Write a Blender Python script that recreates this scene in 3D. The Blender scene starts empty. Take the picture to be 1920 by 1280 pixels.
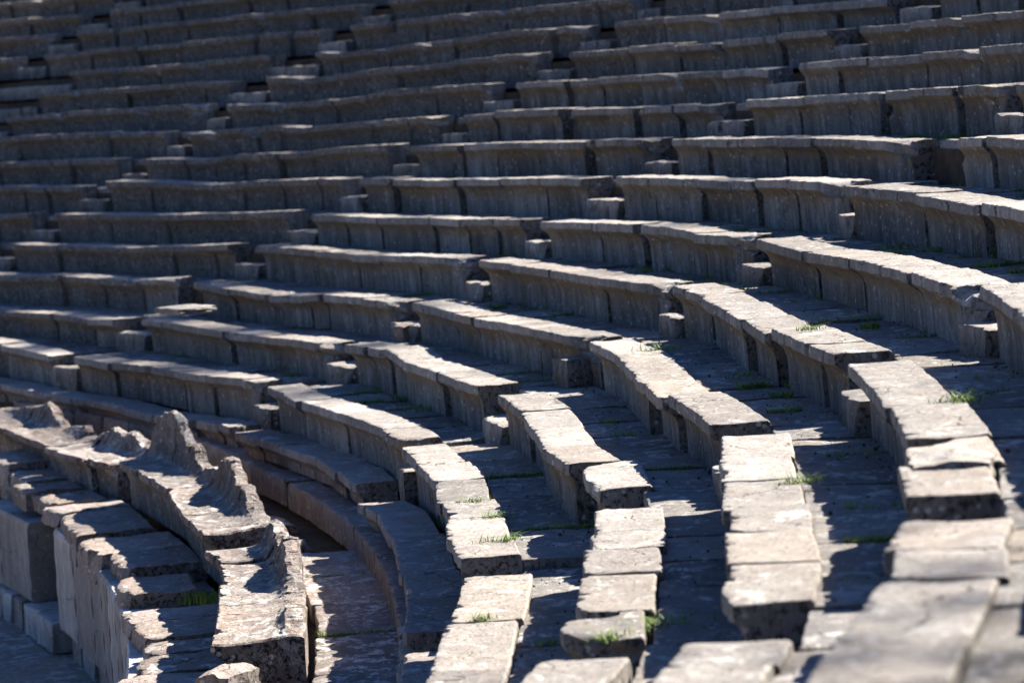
import bpy, bmesh, math, random
import numpy as np
from mathutils import Vector, Matrix, noise
rad=math.radians; sin=math.sin; cos=math.cos; PI=math.pi
random.seed(7)
sc=bpy.context.scene
# ------------------------------------------------------------ camera
CAM=(30.309419,-31.363527,2.66729); YAW,PITCH,ROLL,FPX=0.396366,-0.078988,-0.061294,5699.045
H=0.359598; R1=39.670068; T=0.75
fw=Vector((sin(YAW)*cos(PITCH),cos(YAW)*cos(PITCH),sin(PITCH)))
rt=Vector((cos(YAW),-sin(YAW),0)); up=rt.cross(fw)
RT=cos(ROLL)*rt+sin(ROLL)*up; UP=-sin(ROLL)*rt+cos(ROLL)*up
cd=bpy.data.cameras.new('camera'); cam=bpy.data.objects.new('camera',cd); sc.collection.objects.link(cam)
M=Matrix((RT,UP,-fw)).transposed().to_4x4(); M.translation=Vector(CAM); cam.matrix_world=M
cd.sensor_width=36; cd.lens=FPX/1920*36; cd.clip_start=.1; cd.clip_end=2000
cd.dof.use_dof=True; cd.dof.focus_distance=20.0; cd.dof.aperture_fstop=2.8
sc.camera=cam
# ------------------------------------------------------------ sky and sun
SUN_AZ=rad(16); SUN_EL=rad(38.5)
w=bpy.data.worlds.new('World'); sc.world=w; w.use_nodes=True
nt=w.node_tree; bg=nt.nodes['Background']; sk=nt.nodes.new('ShaderNodeTexSky'); sk.sky_type='NISHITA'; sk.sun_disc=False
sk.sun_elevation=SUN_EL; sk.sun_rotation=PI/2-SUN_AZ
tm_=nt.nodes.new('ShaderNodeMix'); tm_.data_type='RGBA'; tm_.blend_type='MULTIPLY'; tm_.inputs[0].default_value=1; tm_.inputs[7].default_value=(.44,.56,.80,1)   # deep clear-air blue
nt.links.new(sk.outputs[0],tm_.inputs[6]); nt.links.new(tm_.outputs[2],bg.inputs[0]); bg.inputs[1].default_value=.05; sk.ozone_density=4.5; sk.dust_density=.3; sk.air_density=1.1
sl=bpy.data.lights.new('sun','SUN'); sl.energy=5; sl.angle=rad(.53); sl.color=(1,.925,.83)
so=bpy.data.objects.new('sun',sl); sc.collection.objects.link(so)
sd=Vector((cos(SUN_EL)*cos(SUN_AZ),cos(SUN_EL)*sin(SUN_AZ),sin(SUN_EL)))
so.rotation_euler=sd.to_track_quat('Z','Y').to_euler(); so.location=(60,-20,40)
sc.view_settings.view_transform='Standard'; sc.view_settings.look='None'; sc.view_settings.exposure=1.82; sc.view_settings.gamma=1

# ------------------------------------------------------------ helpers
def ray(px,py):
    return Vector(CAM),(fw+RT*((px-960)/FPX)-UP*((py-640)/FPX))
def near(px,py,R,Z,tmin=6,tmax=75,wz=2.0):
    o,d=ray(px,py); best=None
    def c(t):
        q=o+d*t; return (math.hypot(q.x,q.y)-R)**2+(wz*(q.z-Z))**2
    ts=[tmin+(tmax-tmin)*i/700 for i in range(701)]
    t=min(ts,key=c); s=.1
    for _ in range(14):
        t=min((t-s,t,t+s),key=c); s*=.6
    q=o+d*t; return math.atan2(q.y,q.x),math.hypot(q.x,q.y),q.z
def onR(px,py,R):
    o,d=ray(px,py); a=d.x**2+d.y**2; b=2*(o.x*d.x+o.y*d.y); cc=o.x**2+o.y**2-R*R; D=b*b-4*a*cc
    t=(-b+math.sqrt(max(D,0)))/2/a; q=o+d*t; return math.atan2(q.y,q.x),q.z
def P3(R,th,z): return Vector((R*cos(th),R*sin(th),z))
def fb(x,y,z,o=4): return noise.fractal(Vector((x,y,z)),.8,2.1,o)
def sm(a,b,x):
    t=min(1,max(0,(x-a)/(b-a))); return t*t*(3-2*t)
def tag(o,label=None,cat=None,group=None,kind=None):
    for k,v in (('label',label),('category',cat),('group',group),('kind',kind)):
        if v: o[k]=v
    if label and not kind: o['kind']='thing'
    return o
def mkobj(name,verts,faces,mat,origin=None,rz=0,parent=None,smooth=True,fas=None):
    me=bpy.data.meshes.new(name)
    if origin is not None:
        mi=(Matrix.Translation(origin)@Matrix.Rotation(rz,4,'Z')).inverted()
        verts=[mi@Vector(v) for v in verts]
    me.from_pydata([tuple(v) for v in verts],[],faces); me.validate()
    if smooth:
        me.polygons.foreach_set('use_smooth',[True]*len(me.polygons))
        try: me.set_sharp_from_angle(angle=rad(27))
        except Exception: pass
    if fas is not None:
        at=me.attributes.new('nosing','FLOAT','POINT'); at.data.foreach_set('value',fas)
    me.materials.append(mat)
    o=bpy.data.objects.new(name,me); sc.collection.objects.link(o)
    if origin is not None: o.location=origin; o.rotation_euler=(0,0,rz)
    if parent: o.parent=parent
    return o
ORD=['first','second','third','fourth','fifth','sixth','seventh','eighth','ninth','tenth','eleventh','twelfth','thirteenth','fourteenth','fifteenth','sixteenth','seventeenth','eighteenth','nineteenth','twentieth']

# ------------------------------------------------------------ materials
class N:
    def __init__(s,name):
        s.m=bpy.data.materials.new(name); s.m.use_nodes=True; s.t=s.m.node_tree; s.b=s.t.nodes['Principled BSDF']
        s.b.inputs['Roughness'].default_value=.9
        try: s.b.inputs['Specular IOR Level'].default_value=.25
        except Exception: pass
    def n(s,ty,**k):
        q=s.t.nodes.new(ty)
        for a,v in k.items():
            if a.startswith('i_'): q.inputs[a[2:].replace('_',' ')].default_value=v
            else: setattr(q,a,v)
        return q
    def l(s,a,b): s.t.links.new(a,b)
    def math(s,op,a,b=None,c=None):
        q=s.n('ShaderNodeMath',operation=op)
        for i,v in enumerate((a,b,c)):
            if v is None: continue
            if hasattr(v,'links') or hasattr(v,'is_linked'): s.l(v,q.inputs[i])
            else: q.inputs[i].default_value=v
        return q.outputs[0]
    def noise(s,vec,scale,detail=5,rough=.6,dist=0):
        q=s.n('ShaderNodeTexNoise'); s.l(vec,q.inputs['Vector']); q.inputs['Scale'].default_value=scale; q.inputs['Detail'].default_value=detail
        q.inputs['Roughness'].default_value=rough; q.inputs['Distortion'].default_value=dist; return q.outputs[0]
    def ramp(s,f,stops):
        q=s.n('ShaderNodeValToRGB'); s.l(f,q.inputs[0]); e=q.color_ramp.elements
        while len(e)<len(stops): e.new(.5)
        for el,(p,c) in zip(e,stops): el.position=p; el.color=(c,c,c,1) if not isinstance(c,tuple) else (*c,1)
        return q.outputs[0]
    def mix(s,f,a,b,mode='MIX'):
        q=s.n('ShaderNodeMix',data_type='RGBA',blend_type=mode)
        for i,v in ((0,f),(6,a),(7,b)):
            if hasattr(v,'is_linked'): s.l(v,q.inputs[i])
            elif i==0: q.inputs[0].default_value=v
            else: q.inputs[i].default_value=(*v,1)
        return q.outputs[2]
def stone(name,dark,light,lich=1.0,pit=1.0,streak=1.0,ochre=1.0,red=0.0,bump=.6,lth=0.0,sf=16):
    s=N(name)
    tc=s.n('ShaderNodeTexCoord'); oi=s.n('ShaderNodeObjectInfo')
    off=s.n('ShaderNodeVectorMath',operation='SCALE'); cmb=s.n('ShaderNodeCombineXYZ')
    s.l(oi.outputs['Random'],cmb.inputs[0]); s.l(oi.outputs['Random'],cmb.inputs[1]); cmb.inputs[2].default_value=.3
    s.l(cmb.outputs[0],off.inputs[0]); off.inputs['Scale'].default_value=37
    ad=s.n('ShaderNodeVectorMath',operation='ADD'); s.l(tc.outputs['Object'],ad.inputs[0]); s.l(off.outputs[0],ad.inputs[1]); V=ad.outputs[0]
    nx=s.n('ShaderNodeSeparateXYZ'); s.l(tc.outputs['Normal'],nx.inputs[0])
    top=s.ramp(nx.outputs[2],[(.45,0.),(.8,1.)])
    ax=s.math('ABSOLUTE',nx.outputs[0])
    end=s.ramp(ax,[(.6,0.),(.85,1.)])
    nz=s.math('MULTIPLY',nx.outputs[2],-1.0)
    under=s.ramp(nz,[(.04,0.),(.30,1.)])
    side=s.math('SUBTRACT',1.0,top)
    base=s.mix(s.ramp(s.noise(V,2.2,7,.65,.3),[(.3,0.),(.7,1.)]),dark,light)
    rr=s.math('MULTIPLY_ADD',oi.outputs['Random'],.50,.70)
    r2=s.math('FRACT',s.math('MULTIPLY',oi.outputs['Random'],7.31))
    base=s.mix(s.math('MULTIPLY',s.ramp(r2,[(.45,0.),(1.,1.)]),.30),base,(.40,.31,.22))
    r3=s.math('FRACT',s.math('MULTIPLY',oi.outputs['Random'],13.7))
    base=s.mix(s.math('MULTIPLY',s.ramp(r3,[(.7,0.),(1.,1.)]),.45),base,(.15,.15,.155))
    rc=s.n('ShaderNodeCombineColor'); 
    for i in range(3): s.l(rr,rc.inputs[i])
    base=s.mix(1.0,base,rc.outputs[0],'MULTIPLY')
    # warm / grey drift
    base=s.mix(s.math('MULTIPLY',s.ramp(s.noise(V,5,5,.7),[(.42,0.),(.65,1.)]),.35),base,(.28,.22,.17))
    # grain
    base=s.mix(.4,base,s.ramp(s.noise(V,38,6,.75),[(.25,.55),(.6,1.)]),'MULTIPLY')
    base=s.mix(.4,base,s.ramp(s.noise(V,7,8,.75,.6),[(.36,.45),(.52,1.)]),'MULTIPLY')
    # run-off streaks on upright faces, their colour deepened to add shade to risers
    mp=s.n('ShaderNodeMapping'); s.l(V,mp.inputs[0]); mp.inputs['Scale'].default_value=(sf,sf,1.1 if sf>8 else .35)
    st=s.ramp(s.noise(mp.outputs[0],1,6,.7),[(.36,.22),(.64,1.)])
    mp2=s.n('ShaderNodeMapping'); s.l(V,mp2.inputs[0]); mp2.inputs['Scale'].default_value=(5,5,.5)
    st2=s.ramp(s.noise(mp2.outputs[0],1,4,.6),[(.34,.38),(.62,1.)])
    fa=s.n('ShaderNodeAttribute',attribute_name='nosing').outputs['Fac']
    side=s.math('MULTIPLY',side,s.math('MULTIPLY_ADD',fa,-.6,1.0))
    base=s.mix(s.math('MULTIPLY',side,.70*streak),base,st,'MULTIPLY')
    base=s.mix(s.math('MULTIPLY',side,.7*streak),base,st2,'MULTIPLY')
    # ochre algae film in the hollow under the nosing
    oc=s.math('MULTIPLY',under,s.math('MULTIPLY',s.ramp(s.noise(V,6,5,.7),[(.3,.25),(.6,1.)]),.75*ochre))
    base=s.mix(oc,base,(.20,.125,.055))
    if red: base=s.mix(s.math('MULTIPLY',s.ramp(s.noise(V,3,5,.7),[(.42,0.),(.6,1.)]),red),base,(.34,.17,.12))
    # broken end faces: dark, porous
    base=s.mix(s.math('MULTIPLY',end,.5),base,(.13,.115,.105))
    # pits
    pm=s.math('MULTIPLY_ADD',end,.75,.25)
    p=s.ramp(s.noise(V,42,3,.6,.4),[(.33,1.),(.42,0.)])
    pe=s.ramp(s.noise(V,26,4,.7,.2),[(.40,1.),(.47,0.)])
    base=s.mix(s.math('MULTIPLY',p,.55*pit),base,(.035,.032,.03))
    base=s.mix(s.math('MULTIPLY',s.math('MULTIPLY',pe,end),.85*pit),base,(.02,.018,.018))
    # lichen: pale patches stretched along the seat and little round colonies
    mp3=s.n('ShaderNodeMapping'); s.l(V,mp3.inputs[0]); mp3.inputs['Scale'].default_value=(3.4,4.6,4)
    li=s.math('MULTIPLY',s.ramp(s.noise(mp3.outputs[0],1.6,8,.78,.5),[(.545-lth,0.),(.60-lth,1.)]),s.ramp(s.noise(V,1.3,3,.5),[(.42,.25),(.6,1.)]))
    lt=s.math('MULTIPLY_ADD',top,.65,.25)
    base=s.mix(s.math('MULTIPLY',s.math('MULTIPLY',li,lt),.9*lich),base,(.56,.55,.52))
    vo=s.n('ShaderNodeTexVoronoi'); s.l(V,vo.inputs['Vector']); vo.inputs['Scale'].default_value=13; vo.inputs['Randomness'].default_value=1
    sp=s.math('MULTIPLY',s.ramp(vo.outputs['Distance'],[(.17,1.),(.25,0.)]),s.ramp(s.noise(V,6,4,.7),[(.5,0.),(.56,1.)]))
    base=s.mix(s.math('MULTIPLY',sp,.6*lich),base,(.56,.55,.50))
    # hairline cracks
    ds=s.n('ShaderNodeVectorMath',operation='ADD'); nz_=s.n('ShaderNodeTexNoise'); s.l(V,nz_.inputs['Vector']); nz_.inputs['Scale'].default_value=4; nz_.inputs['Detail'].default_value=6
    sc_=s.n('ShaderNodeVectorMath',operation='SCALE'); s.l(nz_.outputs['Color'],sc_.inputs[0]); sc_.inputs['Scale'].default_value=.35
    s.l(V,ds.inputs[0]); s.l(sc_.outputs[0],ds.inputs[1])
    vc=s.n('ShaderNodeTexVoronoi',feature='DISTANCE_TO_EDGE'); s.l(ds.outputs[0],vc.inputs['Vector']); vc.inputs['Scale'].default_value=1.7
    ck=s.math('MULTIPLY',s.ramp(vc.outputs['Distance'],[(.004,1.),(.011,0.)]),s.ramp(s.noise(V,1.1,3,.6),[(.52,0.),(.57,1.)]))
    base=s.mix(s.math('MULTIPLY',ck,.8),base,(.05,.042,.035))
    s.l(base,s.b.inputs['Base Color'])
    # relief
    h=s.math('ADD',s.math('MULTIPLY',s.noise(V,24,9,.75,.3),1.0),s.math('MULTIPLY',s.noise(V,5,4,.6),1.4))
    h=s.math('SUBTRACT',h,s.math('MULTIPLY',p,.5))
    h=s.math('SUBTRACT',h,s.math('MULTIPLY',s.math('MULTIPLY',pe,end),1.1))
    h=s.math('SUBTRACT',h,s.math('MULTIPLY',ck,.9))
    b=s.n('ShaderNodeBump'); b.inputs['Strength'].default_value=bump; b.inputs['Distance'].default_value=.03
    s.l(h,b.inputs['Height']); s.l(b.outputs[0],s.b.inputs['Normal'])
    return s.m
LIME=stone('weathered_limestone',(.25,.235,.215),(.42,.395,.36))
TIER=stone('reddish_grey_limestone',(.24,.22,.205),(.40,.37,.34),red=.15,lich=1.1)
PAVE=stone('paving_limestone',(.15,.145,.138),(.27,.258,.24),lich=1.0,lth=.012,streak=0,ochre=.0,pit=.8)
PINK=stone('reddish_limestone',(.27,.24,.215),(.45,.405,.36),lich=1.2,red=.22,streak=.6,ochre=.8,pit=1.0,bump=.8)
REDP=stone('reddish_paving',(.18,.162,.15),(.32,.29,.262),lich=1.3,lth=.035,red=.16,streak=0,ochre=0,pit=.8)
BACK=stone('rough_lichened_limestone',(.26,.235,.21),(.46,.42,.375),lich=1.5,lth=.03,red=.22,streak=.9,ochre=.6,pit=1.3,bump=1.0)
PALE=stone('pale_orthostat_limestone',(.40,.385,.365),(.56,.54,.51),lich=.5,streak=.7,ochre=0,pit=.3,bump=.25,sf=4.5)
EARTH=N('dark_earth'); 
_tc=EARTH.n('ShaderNodeTexCoord'); _v=_tc.outputs['Object']
EARTH.l(EARTH.mix(EARTH.ramp(EARTH.noise(_v,6,8,.7),[(.3,0.),(.7,1.)]),(.045,.032,.022),(.13,.095,.065)),EARTH.b.inputs['Base Color'])
_b=EARTH.n('ShaderNodeBump'); _b.inputs['Distance'].default_value=.05; EARTH.l(EARTH.noise(_v,20,8,.7),_b.inputs['Height']); EARTH.l(_b.outputs[0],EARTH.b.inputs['Normal']); EARTH=EARTH.m
SAND=N('pale_trodden_earth'); _tc=SAND.n('ShaderNodeTexCoord'); SAND.l(SAND.mix(SAND.ramp(SAND.noise(_tc.outputs['Object'],.4,6,.6),[(.3,0.),(.7,1.)]),(.16,.15,.13),(.26,.24,.21)),SAND.b.inputs['Base Color']); SAND=SAND.m
GR=N('grass_blades'); _tc=GR.n('ShaderNodeTexCoord')
GR.l(GR.mix(GR.ramp(GR.noise(_tc.outputs['Object'],9,4,.6),[(.35,0.),(.65,1.)]),(.07,.14,.02),(.24,.34,.05)),GR.b.inputs['Base Color']); GR.b.inputs['Roughness'].default_value=.6
try: GR.b.inputs['Transmission Weight'].default_value=0
except Exception: pass
GR=GR.m
LEAF=N('pine_leaves'); LEAF.b.inputs['Base Color'].default_value=(.05,.085,.03,1); LEAF=LEAF.m
BARK=N('bark'); BARK.b.inputs['Base Color'].default_value=(.12,.085,.06,1); BARK=BARK.m

# ------------------------------------------------------------ sweeping a stone profile along the arc
def sweep(name,prof,a,b,mat,seg=.04,jag=.0,rough=.004,dmgL=0,dmgR=0,gap=.006,seed=0,hz=0,sag=0,hfun=None,pin=None,origin_z=None,parent=None,tilt=0.0):
    """prof: list of (r,z,w) ; r outward from nosing, z down from top, w = how far chips move it. a,b = (theta,R,z) of both nosing corners."""
    (t0,r0,z0),(t1,r1,z1)=a,b
    p0=P3(r0,t0,z0); p1=P3(r1,t1,z1); L=(p1-p0).length
    L=max(L,.05)
    tm=(t0+t1)/2; rm=(r0+r1)/2
    e0=min(.007,L*.1)
    us=[gap/L,(gap+e0)/L]; n=max(2,int(L/seg))
    us+= [ (gap+e0)/L+(1-2*(gap+e0)/L)*i/n for i in range(1,n)]
    us+= [1-(gap+e0)/L,1-gap/L]
    org=P3(rm+.2,tm,min(z0,z1)+prof[-1][1] if origin_z is None else origin_z)
    verts=[];faces=[];m=len(prof)
    curve=(r0+r1)/2*(1-cos((t0-t1)/2))
    cr=random.Random(int(seed*97)+5); chips=[]
    if jag:
        for _ in range(int(L*3.2*jag/.06*cr.uniform(.5,1.5))):
            chips.append((cr.uniform(0,L),cr.uniform(.02,.10)*(1.6 if cr.random()<.15 else 1),cr.uniform(.008,.038)*(2.0 if cr.random()<.15 else 1)*jag/.06,cr.uniform(.25,.75),cr.uniform(.3,1.2)))
        for xe in (0,L):
            if cr.random()<.6: chips.append((xe,cr.uniform(.04,.13),cr.uniform(.015,.06)*jag/.06,.5,cr.uniform(.4,1.2)))
    inL,inR=(cr.choice((.009,.012,.018,.028,.045)),cr.choice((.009,.012,.018,.028,.045))) if m>20 else (0,0)
    for i,u in enumerate(us):
        th=t0+(t1-t0)*u; R=r0+(r1-r0)*u; z=z0+(z1-z0)*u+hz
        x=u*L
        edge=1 if i in(0,len(us)-1) else 0
        ch=0; zc=0
        if jag:
            v=fb(x*3.1+seed*7.3,seed*1.7,.3,3); v2=fb(x*13+seed*3.1,seed*2.7,.7,3)
            v3=fb(x*32+seed*5.1,seed*.7,.1,2)
            ch=max(0,v-.42)*jag*1.2+max(0,v2-.25)*jag*.5+max(0,v3-.05)*jag*.22
            zc=0
            for (cx,cw,cdp,sk_,cz) in chips:
                q_=(x-(cx-cw*sk_))/cw
                if 0<q_<1:
                    tri=min(q_/sk_,(1-q_)/(1-sk_)); tri=min(1,tri*1.6); ch=max(ch,cdp*tri); zc=max(zc,cdp*tri*cz*.5)
            ch=min(ch,.12)
        dm=0
        if dmgL: dm+=dmgL*sm(.34,0.,x/max(L,.01)+.1*noise.noise(Vector((x*9,seed,0))))
        if dmgR: dm+=dmgR*sm(.66,1.,x/max(L,.01)+.1*noise.noise(Vector((x*9,seed,0))))
        for j,q in enumerate(prof):
            r,zz,wgt=q
            if hfun: r,zz=hfun(u,th,r,zz,j)
            rr=r+ch*wgt; zt=zz-(zc*(1-min(1,rr/.06)) if (zc and zz>-.03 and wgt>.5) else 0)
            if dm and zz<-.0 and r<.25 or dm and wgt>0:
                wg2=.35+.65*wgt
                rr+=dm*wg2*(1+.7*noise.noise(Vector((x*7,j*.3,seed))))
                zt-=dm*.3*wgt
            if edge:
                if zz>-.03: zt-=.004
                if wgt>0: rr+=.004
            if m>20 and i in(0,1) and wgt<.9 and zz<-.075: tsh=-inL*min(1,(-zz-.07)/.08)
            elif m>20 and i in(len(us)-2,len(us)-1) and wgt<.9 and zz<-.075: tsh=inR*min(1,(-zz-.07)/.08)
            else: tsh=0
            nv=noise.noise_vector(Vector((x*5+seed*11,rr*5,zz*5+seed)))*rough*1.6+noise.noise_vector(Vector((x*19+seed*5,rr*19,zz*19)))*rough
            if jag and zz>-.01: zt+=(fb(x*2.0+seed*3,rr*4,seed*.9,4))*.0045
            tt=th+nv.x/R+tsh/R
            verts.append(P3(R+rr+nv.y,tt,z+zt+nv.z+tilt*rr))
    k=len(us)
    for i in range(k-1):
        for j in range(m):
            j2=(j+1)%m
            faces.append((i*m+j,i*m+j2,(i+1)*m+j2,(i+1)*m+j))
    faces.append(tuple(range(m-1,-1,-1))); faces.append(tuple((k-1)*m+j for j in range(m)))
    return mkobj(name,verts,faces,mat,org,tm-PI/2,parent,fas=[1.0 if q[2]>.94 else 0.0 for q in prof]*len(us))
def seat_prof(h,rec=.14,depth=.38,fas=.06,fine=True):
    P=[(rec+.005,-h,0),(rec+.003,-h*.75,0),(rec,-h*.6,0),(rec*.985,-h*.5,.0),(rec*.93,-h*.43,.1),(rec*.80,-.140,.25),(rec*.60,-.117,.45),(rec*.36,-.098,.75),(rec*.14,-fas-.008,.95),(.006,-fas-.002,1),(.001,-fas+.002,1),
       (0,-fas*.6,1),(.001,-.012,1),(.006,-.003,1),(.016,0,.9)]
    for r,wg in ((.05,.65),(.09,.4),(.14,.2),(.2,0),(.26,0),(.32,0),(depth-.012,0)): P.append((r,-.004*sin(PI*r/depth),wg))
    P+=[(depth,-.012,0),(depth+.004,-.06,0),(depth+.006,-h,0)]
    return P
def slab_prof(depth,th,rnd=.015,n=5):
    P=[(0.004,-th,0),(0,-th*.5,.6),(0,-rnd,1),(rnd*.3,-rnd*.3,1),(rnd,0,.9)]
    for i in range(1,n): P.append((rnd+(depth-2*rnd)*i/n,0,.4*(1-i/n)))
    P+=[(depth-rnd,0,0),(depth,-rnd,0),(depth,-th,0)]
    return P

# ------------------------------------------------------------ digitised nosing corners of every bench (photo pixels)
D={}
D[11]={1:[(127,135),(206,128),(290,124),(375,115),(450,108),(500,103)],2:[(590,98),(629,100),(714,91),(795,79),(843,74),(963,57),(1025,54),(1080,51)],3:[(1139,43),(1232,32),(1340,24),(1446,14),(1560,6),(1665,-3)]}
D[10]={1:[(65,177),(143,170),(232,165),(322,158),(380,154),(425,152)],2:[(492,144),(560,145),(622,142),(737,127),(843,115),(920,108),(990,101)],3:[(1063,98),(1173,90),(1259,84),(1350,76),(1455,66),(1552,57)],4:[(1610,48),(1707,42),(1800,32),(1920,20)]}
D[9]={1:[(7,219),(52,216),(110,212),(180,207),(270,201),(366,197)],2:[(421,196),(520,195),(619,187),(709,172),(805,165),(900,159)],3:[(963,157),(1056,152),(1115,147),(1190,142),(1266,138),(1350,133),(1430,128)],4:[(1494,118),(1560,113),(1624,108),(1720,100),(1830,91),(1930,84)]}
D[8]={1:[(-60,262),(28,256),(110,252),(200,248),(296,246)],2:[(344,249),(399,247),(471,241),(512,236),(565,240),(639,232),(706,226),(760,221),(805,217)],3:[(867,214),(926,210),(1046,206),(1128,204),(1180,202),(1259,198),(1318,193)],4:[(1391,188),(1477,184),(1521,179),(1635,173),(1700,169),(1779,165),(1845,161)],5:[(1906,158),(1990,156),(2080,154)]}
D[7]={1:[(-90,312),(-10,306),(60,303),(127,300),(210,299)],2:[(263,298),(344,298),(395,297),(450,290),(515,287),(577,284),(640,276),(716,271)],3:[(771,274),(857,272),(919,269),(1000,267),(1091,265),(1150,262),(1200,261)],4:[(1258,262),(1312,262),(1418,260),(1459,259),(1525,259),(1600,262),(1676,266)],5:[(1777,258),(1848,257),(1935,266),(2030,274),(2120,284),(2200,296)]}
D[6]={1:[(-90,352),(-30,350),(38,349),(80,350),(142,350)],2:[(195,340),(275,341),(333,344),(395,346),(447,341),(519,338),(591,335),(633,336)],3:[(675,335),(730,335),(795,337),(850,336),(936,336),(1012,335),(1088,335)],4:[(1150,332),(1214,334),(1300,337),(1370,340),None,(1375,337),(1407,338),(1473,339),(1552,343)],5:[(1585,349),(1714,362),(1830,381),(1930,402),(2040,430),(2140,466)]}
D[5]={1:[(-90,408),(-20,404),(45,400)],2:[(97,402),(200,401),(303,402),(450,399),(530,396)],3:[(580,402),(640,404),(707,408),(802,408),(864,412),(919,411),(967,411)],4:[(1012,416),(1110,418),(1185,420),(1232,424),(1298,437),(1372,441)],5:[(1411,447),(1507,473),(1590,485),(1703,511),(1783,541)],6:[(1832,533),(1925,596),(1990,650),(2060,730)]}
D[4]={1:[(-120,462),(-40,459)],2:[(15,456),(100,460),(237,465),(316,462),(388,460),(422,459)],3:[(478,461),(584,470),(657,476),(706,478),(774,481),(850,484)],4:[(893,488),(953,495),(1025,505),(1122,521),(1222,534)],5:[(1255,534),(1308,551),(1345,571),(1388,598),(1425,626),None,(1466,626),(1514,645),(1556,661)],6:[(1593,681),(1659,762),(1688,822),(1697,868),None,(1684,893),(1686,924)],7:[(1692,978),(1666,1032),(1645,1084),(1559,1204),(1500,1285)]}
D[3]={2:[(-90,510),(34,518),(110,515),(182,521),(254,525),(314,522)],3:[(363,528),(430,541),(500,552),(564,555),(598,552),(675,559),(728,565)],4:[(765,567),(847,587),(884,594),(931,601),(991,614),(1078,634)],5:[(1098,638),(1152,663),(1197,714),(1228,746),None,(1266,752),(1323,795)],6:[(1347,818),(1353,861),(1356,902),(1362,953),(1361,998),(1360,1057),(1330,1131)],7:[(1278,1200),(1240,1243),(1180,1300)]}
D[2]={2:[(-90,576),(0,583),(93,587),(160,599),(208,599)],3:[(262,597),(300,602),(416,622),(478,629),(543,635),(600,643)],4:[(640,647),(680,652),(709,657),None,(709,648),(751,675),None,(755,678),(816,697),(850,711),(889,724)],5:[(928,742),(974,772),(995,805),(1012,838),(1056,871),None,(1093,874),(1105,914)],6:[(1107,957),(1105,1031),None,(1091,1034),(1087,1077),(1070,1144),None,(1057,1152),(1056,1195)],7:[(1022,1238),(965,1290)]}
D[1]={2:[(-90,630),(0,645),(94,665)],3:[(135,668),(205,680),(278,688),(330,698),(385,704),(447,711),(464,716)],4:[(500,722),(557,751),(636,774),(716,805),(745,825)],5:[(750,835),(787,872),(817,902),(822,943),(834,973),(837,1010),(851,1046)],6:[(866,1081),(833,1166),(802,1257),(780,1320)]}
D[0]={2:[(-90,700),(0,718),(76,733)],3:[(84,737),(145,748),(196,756),(285,777),(362,786),(406,794),(426,799)],4:[(441,808),(474,820),(516,834),(584,858),None,(603,862),(640,882),(664,905)],5:[(668,942),(702,961),(733,1008),(750,1077),(757,1120),(756,1178)],6:[(753,1223),(741,1285)]}
STAIR=[rad(v) for v in (34.6,24.9,15.16,5.40,-4.08,-13.29,-23.13,-32.2,-41.5)]
GAPM=.80
def rowR(k): return 39.30 if k==0 else R1+T*(k-1)
def rowZ(k): return -.41 if k==0 else H*(k-1)
SEC={}      # (row,wedge) -> list of blocks (a,b)
rng=random.Random(3)
LASTTH=rad(-41)
for k in range(0,18):
    for wdg in range(0,8):
        px=D.get(k,{}).get(wdg)
        blocks=[]
        if px:
            prev=None; cut=None
            for q in px:
                if q is None: cut=prev; prev=None; continue
                c=near(q[0],q[1],rowR(k),rowZ(k))
                c=(c[0],min(max(c[1],rowR(k)-.13),rowR(k)+.13),c[2])
                if prev is None and cut is not None:
                    c=(cut[0]-.0003,c[1],c[2]); cut=None
                if prev: blocks.append((prev,c))
                prev=c
            # extend off-frame ends to the stair
            end=STAIR[wdg+1]+GAPM/rowR(k); lastb=blocks[-1][1]; t=lastb[0]
            if px[-1][0]>1900 or px[-1][1]>1270:
                while t-end>.02:
                    t2=max(end,t-rng.uniform(.8,1.3)/rowR(k)); blocks.append(((t,rowR(k),rowZ(k)),(t2,rowR(k),rowZ(k)))); t=t2
            if px[0][0]<-20:
                t=blocks[0][0][0]; pre=[]
                while STAIR[wdg]-t>.02:
                    t2=min(STAIR[wdg],t+rng.uniform(.8,1.3)/rowR(k)); pre.append(((t2,rowR(k),rowZ(k)),(t,rowR(k),rowZ(k)))); t=t2
                blocks=pre[::-1]+blocks
        else:
            mx={0:12,1:14,2:16,3:18}.get(k,40); mn={11:-6,12:3,13:10,14:16,15:22,16:24,17:26}.get(k,-14 if k>=8 else -41)
            if k in(8,9): mn=-17
            s=STAIR[wdg]; e=STAIR[wdg+1]+GAPM/rowR(k)
            if e>rad(mx) or s<rad(mn): continue
            t=s
            dz=rng.uniform(-.01,.01)
            while t-e>.004:
                t2=t-rng.uniform(.75,1.35)/rowR(k)
                if t2-e<.4/rowR(k): t2=e
                blocks.append(((t,rowR(k),rowZ(k)+dz),(t2,rowR(k),rowZ(k)+dz))); t=t2
        if blocks: SEC[(k,wdg)]=blocks
def dist(t,R,z): return (P3(R,t,z)-Vector(CAM)).length

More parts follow.
